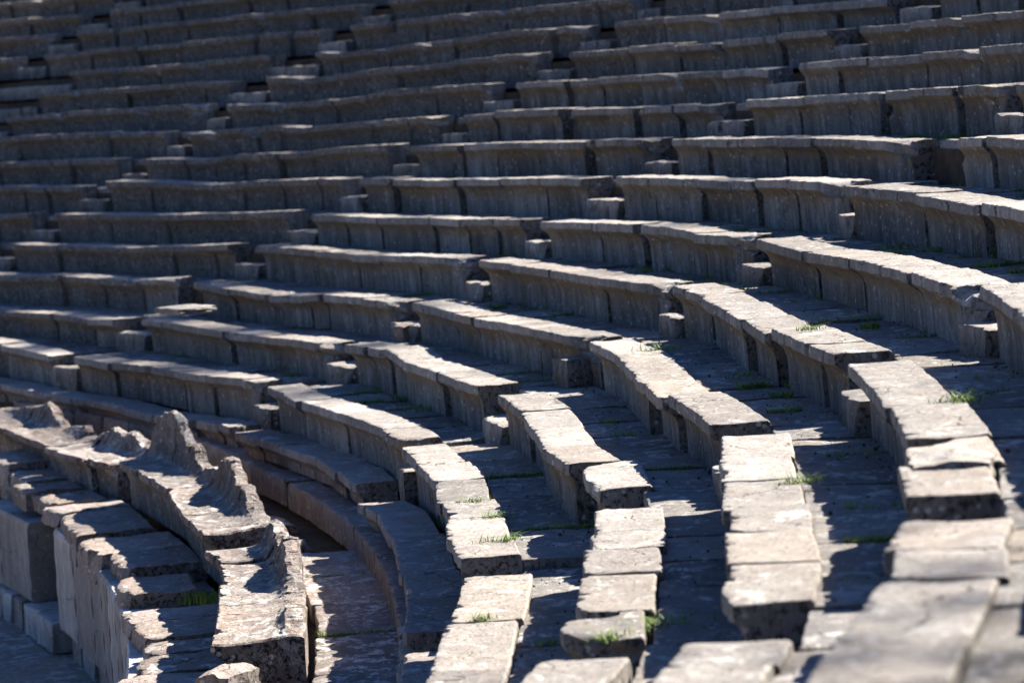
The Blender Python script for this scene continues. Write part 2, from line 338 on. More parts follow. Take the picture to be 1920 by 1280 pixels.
# damaged ends seen in the photo: (row,wedge,block index from left, -1 = last) -> (left,right)
DMG={(6,4,2):(0,.22),(6,4,-1):(0,.2),(7,4,-1):(0,.16),(7,3,-1):(0,.2),(7,5,0):(.10,0),(5,4,2):(.12,.12),(5,4,-1):(0,.16),(4,4,-1):(0,.14),(4,3,-1):(0,.16),(5,5,-1):(0,.18),
     (3,4,-1):(0,.18),(3,3,-1):(.0,.16),(2,3,-1):(0,.16),(4,6,2):(.10,.26),(3,2,-1):(0,.12),(3,6,-1):(0,.04),(2,6,-1):(.22,.2),(8,3,-1):(0,.1),(1,4,-1):(0,.1),(2,5,-1):(.05,.05),
     (1,3,-1):(.05,.1),(9,3,-1):(0,.06),(8,4,-1):(0,.12),(10,2,-1):(0,.1),(11,2,-1):(.1,.1),(0,2,-1):(0,.1),(0,3,0):(.05,0),(6,1,0):(.15,.15),(6,1,1):(.15,.15),(6,1,2):(.15,.1)}
allb=[]
for (k,wdg),bl in SEC.items():
    for i,(a,b) in enumerate(bl):
        allb.append((dist((a[0]+b[0])/2,a[1],a[2]),k,wdg,i,len(bl),a,b))
allb.sort()
STUFF=[]
cnt=0
for d,k,wdg,i,n,a,b in allb:
    seed=k*31.7+wdg*7.77+i*3.31
    r_=random.Random(int(seed*100))
    h=(.235 if k==0 else (a[2]+b[2])/2-(rowZ(k-1)-.07))
    rec=.098+r_.choice((-.03,-.015,0,0,.015,.035)) if k else .09
    pr=seat_prof(h,rec,.375+r_.uniform(-.015,.02),.074+r_.uniform(-.008,.010))
    jr=r_.choice((0,0,0,-.010,.010,.02,-.015))*(1 if k<7 else 1.8) if k else r_.uniform(-.02,.02)
    zj=r_.choice((0,0,.003,-.004,.006,-.008))*(1 if k<8 else 2); ra=(a[0],a[1]+jr,a[2]+zj); rb=(b[0],b[1]+jr+r_.uniform(-.02,.02),b[2]+zj+r_.uniform(-.005,.005))
    dl,dr=DMG.get((k,wdg,i),DMG.get((k,wdg,-1),(0,0)) if i==n-1 else (0,0))
    if k>=8 and dl+dr==0:
        q_=r_.random(); dl=.10*(q_<.08); dr=.13*(q_>.86)
    if k==0: gp=r_.choice((.012,.02,.03)); rb=(rb[0],rb[1]+r_.uniform(-.03,.03),rb[2]-.01)
    seg=.03 if d<26 else (.045 if d<36 else .08)
    gp=r_.choice((.002,.003,.005,.008,.012))
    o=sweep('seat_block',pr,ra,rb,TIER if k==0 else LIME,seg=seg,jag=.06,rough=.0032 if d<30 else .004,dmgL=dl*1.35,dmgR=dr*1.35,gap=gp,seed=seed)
    cnt+=1
    if cnt<=290:
        st='damaged ' if (k,wdg,i) in DMG or ((k,wdg,-1) in DMG and i==n-1) else ''
        tag(o,st+'%s seat block from left in the %s tier bench of the %s wedge'%(ORD[i],ORD[k],ORD[wdg]),'seat block','stone seat blocks of the tiered benches')
    else: STUFF.append(o)
# ------------------------------------------------------------ join the tiny far rest into one mesh
if STUFF:
    V=[];F=[];FA=[]
    for o in STUFF:
        mw=o.matrix_basis.copy(); base=len(V)
        mw=Matrix.Translation(o.location)@o.rotation_euler.to_matrix().to_4x4()
        V+=[mw@v.co for v in o.data.vertices]; F+=[tuple(base+x for x in p.vertices) for p in o.data.polygons]; FA+=[d_.value for d_ in o.data.attributes['nosing'].data]
        bpy.data.objects.remove(o)
    o=mkobj('seat_blocks',V,F,LIME,fas=FA); tag(o,'farthest blurred grey seat blocks in the top tiers of the theatre','seat blocks',kind='stuff')

# ------------------------------------------------------------ steps in the stairways, walkway paving
def sec_end(k,wd):
    s=SEC.get((k,wd)); 
    return s[-1][1] if s else (STAIR[wd+1]+GAPM/rowR(k),rowR(k),rowZ(k))
def sec_start(k,wd):
    s=SEC.get((k,wd)); 
    return s[0][0] if s else (STAIR[wd],rowR(k),rowZ(k))
for k in range(0,16):
    for sidx in range(1,8):
        if (k,sidx-1) not in SEC or (k,sidx) not in SEC: continue
        e=sec_end(k,sidx-1); s=sec_start(k,sidx); R=rowR(k); z=rowZ(k)
        if k==0: continue
        t0,t1=e[0],s[0]
        if (t0-t1)*R<.35: m=(t0+t1)/2; t0=m+.2/R; t1=m-.2/R
        r_=random.Random(k*17+sidx)
        zt=z-.215+r_.uniform(-.015,.015)
        d=dist(t0,R,z)
        hh=zt-(rowZ(k-1)-.08)
        if not ((k,sidx) in ((7,5),(3,3),(3,5))):
            wd_=(t0-t1)*r_.choice((0,0,0,.12,.2))
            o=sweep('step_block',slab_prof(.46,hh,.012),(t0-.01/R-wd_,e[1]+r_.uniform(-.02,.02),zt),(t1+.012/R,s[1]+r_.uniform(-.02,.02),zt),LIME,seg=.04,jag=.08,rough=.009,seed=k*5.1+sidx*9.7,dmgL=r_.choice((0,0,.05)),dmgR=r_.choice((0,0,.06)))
            tag(o,'low step block in the %s stairway from left, level with the %s tier bench'%(ORD[sidx-1],ORD[k]),'step','step blocks of the stairways')
        if k<=8:
            o=sweep('landing_slab',slab_prof(rowR(k+1)+.2-R-.37,.22,.012),(t0-.01/R,R+.37,z-(.10 if k==1 else .04)),(t1+.01/R,R+.37,z-(.10 if k==1 else .04)),PAVE,seg=.08,jag=.02,rough=.005,seed=k*6.1+sidx*8.7)
            tag(o,'flat upper tread slab in the %s stairway from left beside the %s tier bench'%(ORD[sidx-1],ORD[k]),'tread slab','upper tread slabs of the stairways')
JOINTS=[]
def secR(k,wd,th):
    s=SEC.get((k,wd))
    if not s: return rowR(k),rowZ(k)
    for a,b in s:
        if a[0]>=th>=b[0]:
            f=(a[0]-th)/max(a[0]-b[0],1e-9); return a[1]+(b[1]-a[1])*f,a[2]+(b[2]-a[2])*f
    q=s[0][0] if th>s[0][0][0] else s[-1][1]
    return q[1],q[2]
for k in range(0,8):
    for wdg in range(0,8):
        if (k,wdg) not in SEC: continue
        ts=sec_start(k,wdg)[0]; te=sec_end(k,wdg)[0]; R=rowR(k); z=rowZ(k)-.035
        if k==0: continue
        r_=random.Random(k*13+wdg*101)
        t=ts; i=0
        while t-te>.002:
            t2=t-r_.uniform(.75,1.15)/R
            if t2-te<.4/R: t2=te
            hz=r_.uniform(-.014,.004)
            Ra,za=secR(k,wdg,t-.001); Rb,zb=secR(k,wdg,t2+.001); Rn=rowR(k+1)+.22
            z=rowZ(k)-.035; za=z+.5*(za-rowZ(k)); zb=z+.5*(zb-rowZ(k))
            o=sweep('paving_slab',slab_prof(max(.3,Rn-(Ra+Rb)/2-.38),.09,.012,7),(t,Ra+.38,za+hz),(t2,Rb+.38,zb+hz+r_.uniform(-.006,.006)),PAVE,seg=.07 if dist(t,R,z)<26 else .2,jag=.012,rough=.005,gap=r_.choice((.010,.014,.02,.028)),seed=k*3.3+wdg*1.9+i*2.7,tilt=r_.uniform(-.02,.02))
            tag(o,'%s grey paving slab from left behind the %s tier bench of the %s wedge'%(ORD[i],ORD[k],ORD[wdg]),'paving slab','paving slabs of the walkways behind the benches')
            if t2>te: JOINTS.append((t2,R,z,k,wdg))
            t=t2; i+=1

# ------------------------------------------------------------ earth body of the hillside under the stones
pts=[(29.,-2.70),(36.9,-2.60),(37.75,-2.55),(37.75,-1.36),(38.55,-1.36),(38.56,-.95),(39.42,-.95),(39.42,-.72),(39.55,-.56),(R1+.25,-.56)]
pts=pts[:7]+[(39.45,-.93),(39.46,-.66),(R1+.35,-.56)]
for k in range(1,22):
    pts.append((rowR(k)+.35,(rowZ(k)-.11))); pts.append((rowR(k+1)+.35,(rowZ(k)-.11)))
pts+= [(75,12.0),(110,16)]
V=[];F=[]; na=220; A0,A1=rad(48),rad(-58)
for i in range(na+1):
    th=A0+(A1-A0)*i/na
    for r,z in pts: V.append(P3(r,th,z+.012*noise.noise(Vector((r*3,th*90,z*3)))))
m=len(pts)
for i in range(na):
    for j in range(m-1): F.append((i*m+j,i*m+j+1,(i+1)*m+j+1,(i+1)*m+j))
o=mkobj('hillside_terrain',V,F,EARTH,smooth=False); tag(o,kind='structure')
# hidden upper walkways: plain stone sheet on each terrace
V=[];F=[]
for k in range(8,18):
    b0=len(V)
    for i in range(101):
        th=rad(40)+(rad(-45)-rad(40))*i/100
        V+=[P3(rowR(k)+.36,th,rowZ(k)-.055),P3(rowR(k+1)+.2,th,rowZ(k)-.055)]
    for i in range(100): F.append((b0+2*i,b0+2*i+1,b0+2*i+3,b0+2*i+2))
o=mkobj('terrace_paving',V,F,PAVE,smooth=False); tag(o,kind='structure')
o=mkobj('ground',[(-900,-900,-2.75),(900,-900,-2.75),(900,900,-2.75),(-900,900,-2.75)],[(0,1,2,3)],SAND,smooth=False); tag(o,kind='structure')

# ------------------------------------------------------------ kerb course below the first tier
KR=39.28
kp=[(350,810),(412,841),(468,872),(534,901),None,(537,904),(602,942),(660,985),(700,1030),(728,1075),(745,1120),(756,1190),(757,1235)]
prev=None; i=0
kth=[]
for q in kp:
    if q is None: prev=None; continue
    if len(kth)<11: t,z=onR(q[0],q[1],KR); 
    c=(t,KR,min(max(z,-.66),-.60)); kth.append(t)
    if q[1]>1100: c=(near(q[0],q[1],KR,-.62)[0],KR,-.62)
    if prev and prev[0]-c[0]>.003:
        o=sweep('kerb_block',slab_prof(.34,.24,.02),prev,c,PINK,seg=.04,jag=.04,rough=.007,seed=50+i*3.1); 
        tag(o,'%s reddish kerb block from left under the lowest tier bench'%ORD[i],'kerb block','reddish kerb blocks under the lowest tier'); i+=1
    prev=c
t=prev[0]
for ii in range(4):
    t2=t-.9/KR; o=sweep('kerb_block',slab_prof(.34,.24,.02),(t,KR,-.62),(t2,KR,-.62),PINK,seg=.06,jag=.04,rough=.007,seed=80+ii*3.1); tag(o,'%s reddish kerb block from left under the lowest tier bench'%ORD[i],'kerb block','reddish kerb blocks under the lowest tier'); i+=1; t=t2
t=near(350,810,KR,-.62)[0]
for ii in range(6):
    t2=t+1.0/KR; o=sweep('kerb_block',slab_prof(.34,.24,.02),(t2,KR,-.62),(t,KR,-.62),PINK,seg=.1,jag=.04,rough=.007,seed=90+ii*3.1); tag(o,'%s dark kerb block leftward of the stairway gap, behind the ruined backrest seats'%ORD[ii],'kerb block','dark kerb blocks behind the ruined backrests'); t=t2

# ------------------------------------------------------------ passage floor between backrest seats and kerb
t=rad(-12.9); i=0; r_=random.Random(5)
while t>rad(-27):
    t2=t-r_.uniform(.9,1.5)/39
    rs=38.74+r_.uniform(-.02,.03)
    o=sweep('passage_slab',slab_prof(39.30-rs,.14,.015,8),(t,rs,-.80+r_.uniform(-.005,.005)),(t2,rs,-.80),REDP,seg=.05,jag=.02,rough=.006,gap=r_.choice((.005,.01,.014)),seed=120+i*2.2)
    tag(o,'%s reddish floor slab from the back of the passage behind the backrest seats'%ORD[i],'paving slab','floor slabs of the passage behind the backrest seats')
    JOINTS.append((t2,38.36,-.80,-1,0)); t=t2; i+=1
o=sweep('rubble_stone',slab_prof(.30,.2,.05),(rad(-9.3),38.76,-.80),(rad(-10.2),38.78,-.82),PINK,seg=.05,jag=.06,rough=.02,seed=151); tag(o,'pitted stone lying in the dark earth hollow behind the backrest spikes','stone')
o=sweep('rubble_stone',slab_prof(.3,.25,.06),(rad(-12.35),38.66,-.70),(rad(-12.85),38.68,-.74),PINK,seg=.04,jag=.06,rough=.025,seed=155); tag(o,'small tan stone wedged behind the broken gap in the backrest seats','stone')

# ------------------------------------------------------------ seats with backrests (front row)
BR=38.10
def lerp_tab(tab,t):
    if t>=tab[0][0]: return tab[0][1]
    for (a,va),(b,vb) in zip(tab,tab[1:]):
        if a>=t>=b: return va+(vb-va)*(a-t)/max(a-b,1e-9)
    return tab[-1][1]
sil=[(-60,775),(0,768),(30,766),(55,764),(68,763),(76,760),(88,755),(98,764),(105,778),(115,791),(121,804),(130,808),(136,800),(145,799),(160,797),(166,808),(168,828),(178,830),(190,827),(195,815),(205,808),(215,803),(228,812),(232,815),(245,811),(255,816),(266,828),(272,838),
     (283,838),(287,815),(292,792),(300,779),(315,773),(328,777),(335,795),(342,812),(350,828),(362,833),(370,850),(376,870),(388,878),(398,875),(406,884),(411,880),(416,866),(427,856),(435,864),(441,885),(448,903),(455,910),(463,916),(470,935),(477,958),(486,974),(498,985)]
tab=[]
for q in sil:
    th,z=onR(q[0],q[1],38.60); tab.append((th,z))
for q in [(502,991),(512,994),(522,1008),(532,1020)]:
    c=near(q[0],q[1],38.60,-.52); tab.append((c[0],c[2]))
tab=[(t,z) for t,z in tab]
tab2=[(rad(-13.6),-.45),(rad(-14.6),-.42),(rad(-15.3),-.50),(rad(-16.0),-.38),(rad(-16.7),-.30),(rad(-17.2),-.34),(rad(-17.7),-.52),(rad(-18.6),-.57),(rad(-19.6),-.50),(rad(-20.3),-.58),(rad(-21.0),-.50),(rad(-22.2),-.56),(rad(-26),-.56)]
tab=[x for x in tab if x[0]>rad(-13.5)]+tab2
tab.sort(key=lambda x:-x[0])
def back_prof():
    P=[(.16,-.48,0),(.155,-.36,0),(.15,-.26,0),(.13,-.18,.2),(.09,-.12,.5),(.04,-.085,.9),(.01,-.07,1),(0,-.04,1),(.002,-.012,1),(.012,0,1)]
    for r in (.04,.08,.13,.18,.23,.28): P.append((r,-.012*sin(PI*r/.3),.25 if r<.1 else 0))
    nb=len(P)
    for s in (.10,.2,.3,.4,.5,.58,.66,.74,.81,.88,.94,1.0): P.append((('b',s),0,0))
    P+=[(('t',0),0,0),(('t',1),0,0),(('k',.5),0,0),(('k',0),0,0),(.60,-.48,0)]
    return P
BP=back_prof()
def back_h(seedz):
    def f(u,th,r,zz,j): return r,zz
    return f
def back_seat(a,b,seed,label,mat,dl=0,dr=0,skew=0):
    mat=BACK
    # a,b:(theta,R,z)
    (t0,r0,z0),(t1,r1,z1)=a,b
    p0=P3(r0,t0,z0); p1=P3(r1,t1,z1); L=(p1-p0).length
    seg=.014; n=max(3,int(L/seg)); V=[];F=[]; m=len(BP); tm=(t0+t1)/2
    for i in range(n+1):
        u=i/n; x=u*L; th=t0+(t1-t0)*u; R=r0+(r1-r0)*u; z=z0+(z1-z0)*u
        hb=max(.02,lerp_tab(tab,th+skew*(1-u))-z)
        hb*=1+.05*noise.noise(Vector((th*380,1.5,seed)))+.05*(abs(noise.noise(Vector((th*900,2.5,seed))))-.2)
        e=1 if i in(0,n) else 0
        v=fb(x*3.3+seed,seed,.2,3); ch=max(0,v-.1)*.08+max(0,fb(x*14+seed,1.2,seed,3)-.1)*.02
        dm=dl*sm(.4,0,u)+dr*sm(.6,1,u)
        hn=min(1,hb/.4); back=(38.69-R)
        for j,(r,zz,wg) in enumerate(BP):
            if isinstance(r,tuple):
                k,s=r
                rt_=back-.085-.05*(1-hn)+.02*noise.noise(Vector((th*500,seed,1)))       # front edge of the crest
                if k=='b': rr=.30+(rt_-.30)*(s**(.62)); zt=hb*(s**(2.3 if hb>.15 else 1.3))-.004
                elif k=='t': rr=rt_+(.045 if s==0 else back-rt_-.015); zt=hb*(1.0 if s==0 else .93)
                else: rr=back+.0; zt=hb*.5 if s else -.1
            else:
                rr=r+ch*wg+dm*wg*.8; zt=zz-dm*.1*wg
                if r==.60: rr=back+.0
            if e and zz>-.05: zt-=.012
            rrw=Vector((x*6+seed*11,rr*6,zt*6+seed))
            amp=.004 if zt<.03 else .010
            # furrows that run up the backrest
            fur=.012*fb(x*26+seed,rr*3,zt*2,3) if zt>.025 and rr>.25 else 0
            nv=noise.noise_vector(rrw)*amp+noise.noise_vector(rrw*3.7)*amp*.6
            if zt>.0 and rr>.25:
                pv=Vector((x*5+seed,rr*9,zt*6+seed*2)); f1=noise.voronoi(pv)[0][0]; f2=noise.voronoi(pv*2.6)[0][0]
                fr=min(1,(rr-.25)/.12)*(.032*(f1-.45)+.014*(f2-.45)); nv=nv+Vector((0,fr*1.0,fr*(1.3 if zt>.05 else .5)))
            V.append(P3(R+rr+nv.y-fur*.5,th+nv.x/R+skew*(1-u)*min(1,rr/.5),z+zt+nv.z*.8+fur+(.010*fb(x*3,rr*7,seed,4) if zt>-.05 else 0)))
    for i in range(n):
        for j in range(m):
            j2=(j+1)%m; F.append((i*m+j,i*m+j2,(i+1)*m+j2,(i+1)*m+j))
    F.append(tuple(range(m-1,-1,-1))); F.append(tuple(n*m+j for j in range(m)))
    o=mkobj('backrest_seat',V,F,mat,P3(38.4,tm,min(z0,z1)-.48),tm-PI/2,smooth=False)
    return tag(o,label,'backrest seat','ruined stone seats with backrests')
def bn(x,y,z=-.58): c=near(x,y,BR,z,wz=1.5); return (c[0],min(max(c[1],BR-.12),BR+.12),c[2])
nb=[[(-70,776),(0,802),(80,836)],[(82,838),(142,862)],[(150,850),(172,862)],[(218,865),(268,891),(310,915),(322,938),(340,965),(369,992),(384,1008)],[(379,1019),(410,1046),(418,1092)]]
lab=iter(['backrest seat at the left edge, back worn away under lichen','backrest seat at far left with a lit triangular backrest spike','short chipped seat with a small rounded backrest hump, nearest the red broken end','reddish rotten end block with a rough pitted face beside the second passage stair','backrest seat carrying the tallest broken spike','narrow worn seat joined right of the tallest backrest spike','narrow cupped seat between the tall spike and the thin spike','seat with the thin pointed backrest spike','seat with the broad lit backrest flank below the thin spike','flat seat ending at the dark broken gap','small dished seat just right of the dark broken gap','smooth dished seat with a ragged pale backrest crest','long fissured seat ending in the dark face with a rolled front edge'])
sd_=200
last=None
for grp in nb:
    c=[bn(*q) for q in grp]
    for a,b in zip(c,c[1:]):
        sd_+=7.3
        if b==c[-1] and grp[0][0]==218: b=(b[0]+.007,b[1],b[2])
        if grp[0][0]==379: a=(a[0],a[1],a[2]-.05); b=(b[0],b[1],b[2]-.02)
        if grp[0][0]==150: back_seat((a[0]+.0,a[1],a[2]-.02),(b[0]-.004,b[1]+.05,b[2]-.03),sd_,next(lab),PINK,.1,.2)
        else: back_seat(a,b,sd_,next(lab),PINK,skew=(.013 if grp[0][0]==218 and grp[0] and a==c[0] else 0),dl=.12 if grp[0]==(379,1019) and a==c[0] else 0,dr=.14 if b==c[-1] and grp[0]!=(379,1019) else 0)
    last=c[-1]
eend=near(405,1201,BR,-.58)
a=(last[0],BR,-.58)
t_mid=rad(-16.9)
a=near(418,1092,BR,-.58,wz=1.5); 
b=(near(405,1201,BR,-.58)[0],BR,-.60)
a1=(a[0]-.0005,BR+.01,-.585)
mid=(a[0]*.62+b[0]*.38,BR,-.59)
back_seat(a1,mid,301,'long fissured seat whose near end joins the last backrest seat',PINK)
back_seat((mid[0],BR,-.59),b,311,'last backrest seat, its dark end face spotted with round lichen',PINK,0,0)
# fragment in front of the end face
def rock(name,c,s,rz,seed,mat,label,cat='stone',amp=.22,flat=0,group=None):
    bm=bmesh.new(); bmesh.ops.create_cube(bm,size=2); bmesh.ops.subdivide_edges(bm,edges=bm.edges[:],cuts=11,use_grid_fill=True)
    for v in bm.verts:
        p=v.co.copy(); q=p.normalized()*1.25
        p=p.lerp(q,.22)
        n=noise.noise_vector(p*.9+Vector((seed,seed*2,0)))*amp+noise.noise_vector(p*2.6+Vector((seed,0,seed)))*amp*.45+noise.noise_vector(p*8+Vector((seed,0,seed)))*amp*.12
        p+=n; v.co=Vector((p.x*s[0],p.y*s[1],p.z*s[2]+s[2]))
    me=bpy.data.meshes.new(name); bm.to_mesh(me); bm.free(); me.materials.append(mat)
    me.polygons.foreach_set('use_smooth',[True]*len(me.polygons)); me.set_sharp_from_angle(angle=rad(40))
    o=bpy.data.objects.new(name,me); sc.collection.objects.link(o); o.location=c; o.rotation_euler=(0,0,rz)
    return tag(o,label,cat,group)
q=near(470,1262,38.30,-.75); rock('broken_stone',P3(38.22,q[0]-.004,-1.03),(.13,.22,.17),q[0]-.5,4.2,PINK,'broken pale stone leaning before the dark end of the last backrest seat')

# ------------------------------------------------------------ footrest slabs before the backrest seats
FS=[((70,948),(100,961),.15),((103,963),(136,1003),.30),((140,1012),(168,1040),.26),((198,1036),(222,1066),.27),((214,1084),(226,1116),.27),((225,1146),(232,1157),.12),((240,1160),(262,1196),.24),((262,1204),(270,1226),.22),((262,1228),(250,1262),.22),((225,1266),(205,1300),.2)]
fl=['long thin footrest slab at the back of the lit row','second lit footrest slab, rough dark underside overhanging the upright slabs','footrest slab with a pale pointed tongue of light','rounded footrest slab before the dark gap','loose pale block lying beside the green grass tufts','thin lichen spotted slab with a dark pitted rim','footrest slab with a brown crumbled front','reddish footrest slab in the lower left','chipped footrest slab near the bottom edge','last footrest slab cut by the bottom edge']
for i,((f0),(f1),th) in enumerate(FS):
    c0=near(f0[0],f0[1],37.42,-1.02,wz=3); c1=near(f1[0],f1[1],37.42,-1.02,wz=3)
    r0=min(max(c0[1],37.2),37.7); 
    dep=(38.24-r0) if i not in(4,) else .62
    th1=c1[0] if i!=0 else c1[0]
    if c0[0]-th1<.012: th1=c0[0]-.014
    o=sweep('footrest_slab',slab_prof(dep,th,.03,8),(c0[0],r0,c0[2]),(th1,min(max(c1[1],37.2),37.7),c1[2]),PINK,seg=.03,jag=.08,rough=.009,seed=400+i*3.7,dmgL=.05,dmgR=.05)
    tag(o,fl[i],'footrest slab','footrest slabs before the backrest seats')
# bedding under them
t=rad(-3.5); i=0
while t>rad(-24):
    t2=t-1.3/37.8; o=sweep('bedding_slab',slab_prof(.72,.2,.03),(t,37.55,-1.19),(t2,37.55,-1.19),REDP,seg=.08,jag=.05,rough=.01,seed=430+i); tag(o,'%s shaded bedding slab from the back under the footrest slabs'%ORD[i],'bedding slab','bedding slabs under the footrests'); t=t2; i+=1
# stair slabs left of them
for i,((x0,y0),(x1,y1),R,z,th,lb) in enumerate([((46,907),(66,921),37.50,-.99,.20,'dark worn step slab behind the thin lit step at far left'),((70,928),(76,938),37.52,-.99,.14,'thin step slab with a pink lit rim beneath the pitted red end'),((3,878),(30,905),37.7,-.95,.3,'rounded dark boulder step at the left edge'),((-40,850),(0,872),37.7,-.85,.3,'dark step stone cut by the left edge')]):
    c0=near(x0,y0,R,z,wz=3); c1=near(x1,y1,R,z,wz=3)
    t1=c1[0] if c0[0]-c1[0]>.012 else c0[0]-.02
    o=sweep('step_slab',slab_prof(.62,th,.04),(c0[0],R,c0[2]),(t1,R,c1[2]),PINK,seg=.04,jag=.08,rough=.012,seed=470+i*3); tag(o,lb,'step')
# ------------------------------------------------------------ upright slabs and plinth of the lower retaining wall
UR=37.42
def upright(t0,t1,ztop,zbot,R,seed,label,mat=PALE,chip=0,thick=.28):
    pr=[(.01,zbot-ztop,0)]
    for i in range(1,14): pr.append((0.004*math.sin(i*1.3+seed),(zbot-ztop)*(1-i/14),0))
    pr+=[(0,-.03,1),(.02,0,1),(.1,0,.4),(.2,0,0),(thick,0,0),(thick,zbot-ztop,0)]
    o=sweep('upright_slab',pr,(t0,R,ztop),(t1,R,ztop),mat,seg=.05,jag=.02,rough=.002,seed=seed,gap=.018,dmgR=chip)
    return tag(o,label,'upright slab','pale upright slabs of the lower retaining wall')
u0,_=onR(105,1080,UR)
ups=[onR(105,1080,UR)[0],onR(138,1090,UR)[0],onR(171,1110,UR)[0],onR(190,1130,UR)[0],onR(203,1150,UR)[0]]
t=ups[-1]
while t>rad(-20): t-=.72/UR; ups.append(t)
for i,(a,b) in enumerate(zip(ups,ups[1:])):
    upright(a,b,[-1.14,-1.15,-1.16][i%3]-.01*(i%2),-2.10,UR,500+i*3.3,'%s pale streaked upright slab right of the dark recess'%ORD[i])
c0,z0=onR(0,965,UR); c1,z1=onR(50,978,UR)
upright(c0+.9/UR,c0+.10/UR,-1.24,-2.04,UR,560,'upright pale slab at the left edge behind the large block')
upright(c0+.10/UR,c1,-1.24,-2.04,UR,563,'large pale upright block left of the dark recess, rough on its end',thick=.62,chip=0)
# plinth stones
pl=[((-40,1090),(2,1108)),((2,1108),(18,1116)),((22,1119),(40,1128)),((42,1130),(66,1143)),((66,1143),(96,1162))]
pls=['plinth stone at the left edge','narrow pale plinth stone left of the pink one','pink plinth stone between two pale ones','pale plinth stone right of the pink one','last pale plinth stone with a lit chipped top']
for i,(a,b) in enumerate(pl):
    ta=onR(a[0],a[1],37.34); tb=onR(b[0],b[1],37.34)
    o=sweep('plinth_stone',slab_prof(.42,.30,.02),(ta[0],37.34,-2.05),(tb[0]+.002,37.34,-2.05),REDP if i==2 else PALE,seg=.04,jag=.05,rough=.007,seed=580+i*3); tag(o,pls[i],'plinth stone')
t=onR(122,1190,37.42)[0]; i=0
for i,(dx0,dx1) in enumerate([(0,.5),(.62,1.2),(1.6,2.3),(2.5,3.2),(3.3,4.1),(4.2,5.0)]):
    o=sweep('plinth_stone',slab_prof(.42,.30,.02),(t-dx0/37.4,37.48,-2.105),(t-dx1/37.4,37.48,-2.105),PALE if i%2 else REDP,seg=.05,jag=.05,rough=.01,seed=600+i*3); tag(o,'%s plinth stone from left beneath the streaked upright slabs'%ORD[i],'plinth stone')
# lower floor
V=[];F=[]
nr=30; nA=160
for i in range(nA+1):
    th=rad(10)+(rad(-40)-rad(10))*i/nA
    for j in range(nr+1):
        r=29+(37.75-29)*j/nr; V.append(P3(r,th,-2.36+.03*fb(r*.9,th*30,0,4)))
for i in range(nA):
    for j in range(nr): F.append((i*(nr+1)+j,i*(nr+1)+j+1,(i+1)*(nr+1)+j+1,(i+1)*(nr+1)+j))
o=mkobj('stone_pavement',V,F,REDP); tag(o,kind='structure')

# ------------------------------------------------------------ loose stones
def place(px,py,k,dr,lab,s,seed,mat=LIME,zoff=-.06,amp=.2,name='loose_stone'):
    o_,d_=ray(px,py); z=(rowZ(k)+zoff); t=(z-o_.z)/d_.z; q=o_+d_*t
    return rock(name,(q.x,q.y,z-.01),s,math.atan2(q.y,q.x)-PI/2+.2,seed,mat,lab,'stone',amp)
place(1085,727,2,0,'squarish sunlit stone block at the foot of the fourth stairway',(.15,.17,.13),1.3,amp=.14)
place(1113,596,3,0,'small white stone lying behind the fourth tier bench',(.07,.06,.035),2.3,PALE)
place(1081,590,3,0,'small dark upright stone leaning on a bench riser',(.035,.035,.06),3.3)
place(768,643,2,0,'tan rubble lump beside the third stairway',(.10,.12,.10),5.3,PINK)
place(1742,346,6,0,'heap of tan rubble between the two benches at upper right',(.16,.14,.07),6.3,PINK)
place(1760,334,6,0,'small tan rubble stone on the rubble heap at upper right',(.10,.10,.10),8.3,PINK)
place(350,585,3,0,'flat dark stone bedded in the second stairway',(.30,.22,.035),9.3,PAVE,zoff=-.05)
q=near(1790,868,rowR(4),rowZ(4)); rock('broken_stone',P3(rowR(4)+.20,q[0]+.006,rowZ(4)-.19),(.28,.17,.10),q[0]-PI/2,11.3,LIME,'rounded pitted stone filling the broken bench behind the shaded block',amp=.2)
q=near(468,800,39.5,-.41); rock('loose_stone',P3(39.42,q[0],-.47),(.05,.05,.05),.3,12.3,LIME,'tiny pale pebble by the lowest bench end','stone')

# ------------------------------------------------------------ grass
def blade(V,F,x,y,z,h,lean,az,w):
    b=len(V); d=Vector((cos(az),sin(az),0)); s=Vector((-sin(az),cos(az),0))*w
    for i,f in enumerate((0,.4,.75,1)):
        c=Vector((x,y,z))+d*(lean*h*f*f)+Vector((0,0,h*f*(1-.25*lean*f)))
        ww=s*(1-f*.9); V.append(c-ww); V.append(c+ww)
    for i in range(3): F.append((b+2*i,b+2*i+1,b+2*i+3,b+2*i+2))
V=[];F=[]; r_=random.Random(11)
for (t,R,z,k,wd) in JOINTS:
    if dist(t,R,z)>32: continue
    if r_.random()<.25: continue
    n=int(r_.uniform(30,300))
    c0=r_.uniform(.40,.6); c1=r_.uniform(.62,.92)
    if r_.random()<.5: c1=.92
    for i in range(n):
        rr=R+r_.uniform(c0,c1) if k>=0 else R+r_.uniform(.40,.9)
        p=P3(rr,t+r_.gauss(0,.022)/R,z); blade(V,F,p.x,p.y,p.z-.02,r_.uniform(.03,.065),r_.uniform(.2,1.4),r_.uniform(0,6.28),r_.uniform(.002,.0045))
for (k,wd),bl in SEC.items():       # along the foot of the risers
    if k<1 or k>7: continue
    for a,b in bl:
        R=rowR(k)
        if dist(a[0],R,a[2])>32 or r_.random()<.55: continue
        for i in range(int(r_.uniform(8,60))):
            tt=a[0]+r_.gauss(0,.07)/R; p=P3(a[1]+.135-r_.random()*.05,tt,rowZ(k-1)-.055); blade(V,F,p.x,p.y,p.z,r_.uniform(.02,.08),r_.uniform(.2,1.),r_.uniform(0,6.28),r_.uniform(.0015,.004))
o=mkobj('joint_grass',V,F,GR,smooth=False); tag(o,'short green grass growing in the joints between the stones','grass',kind='stuff')
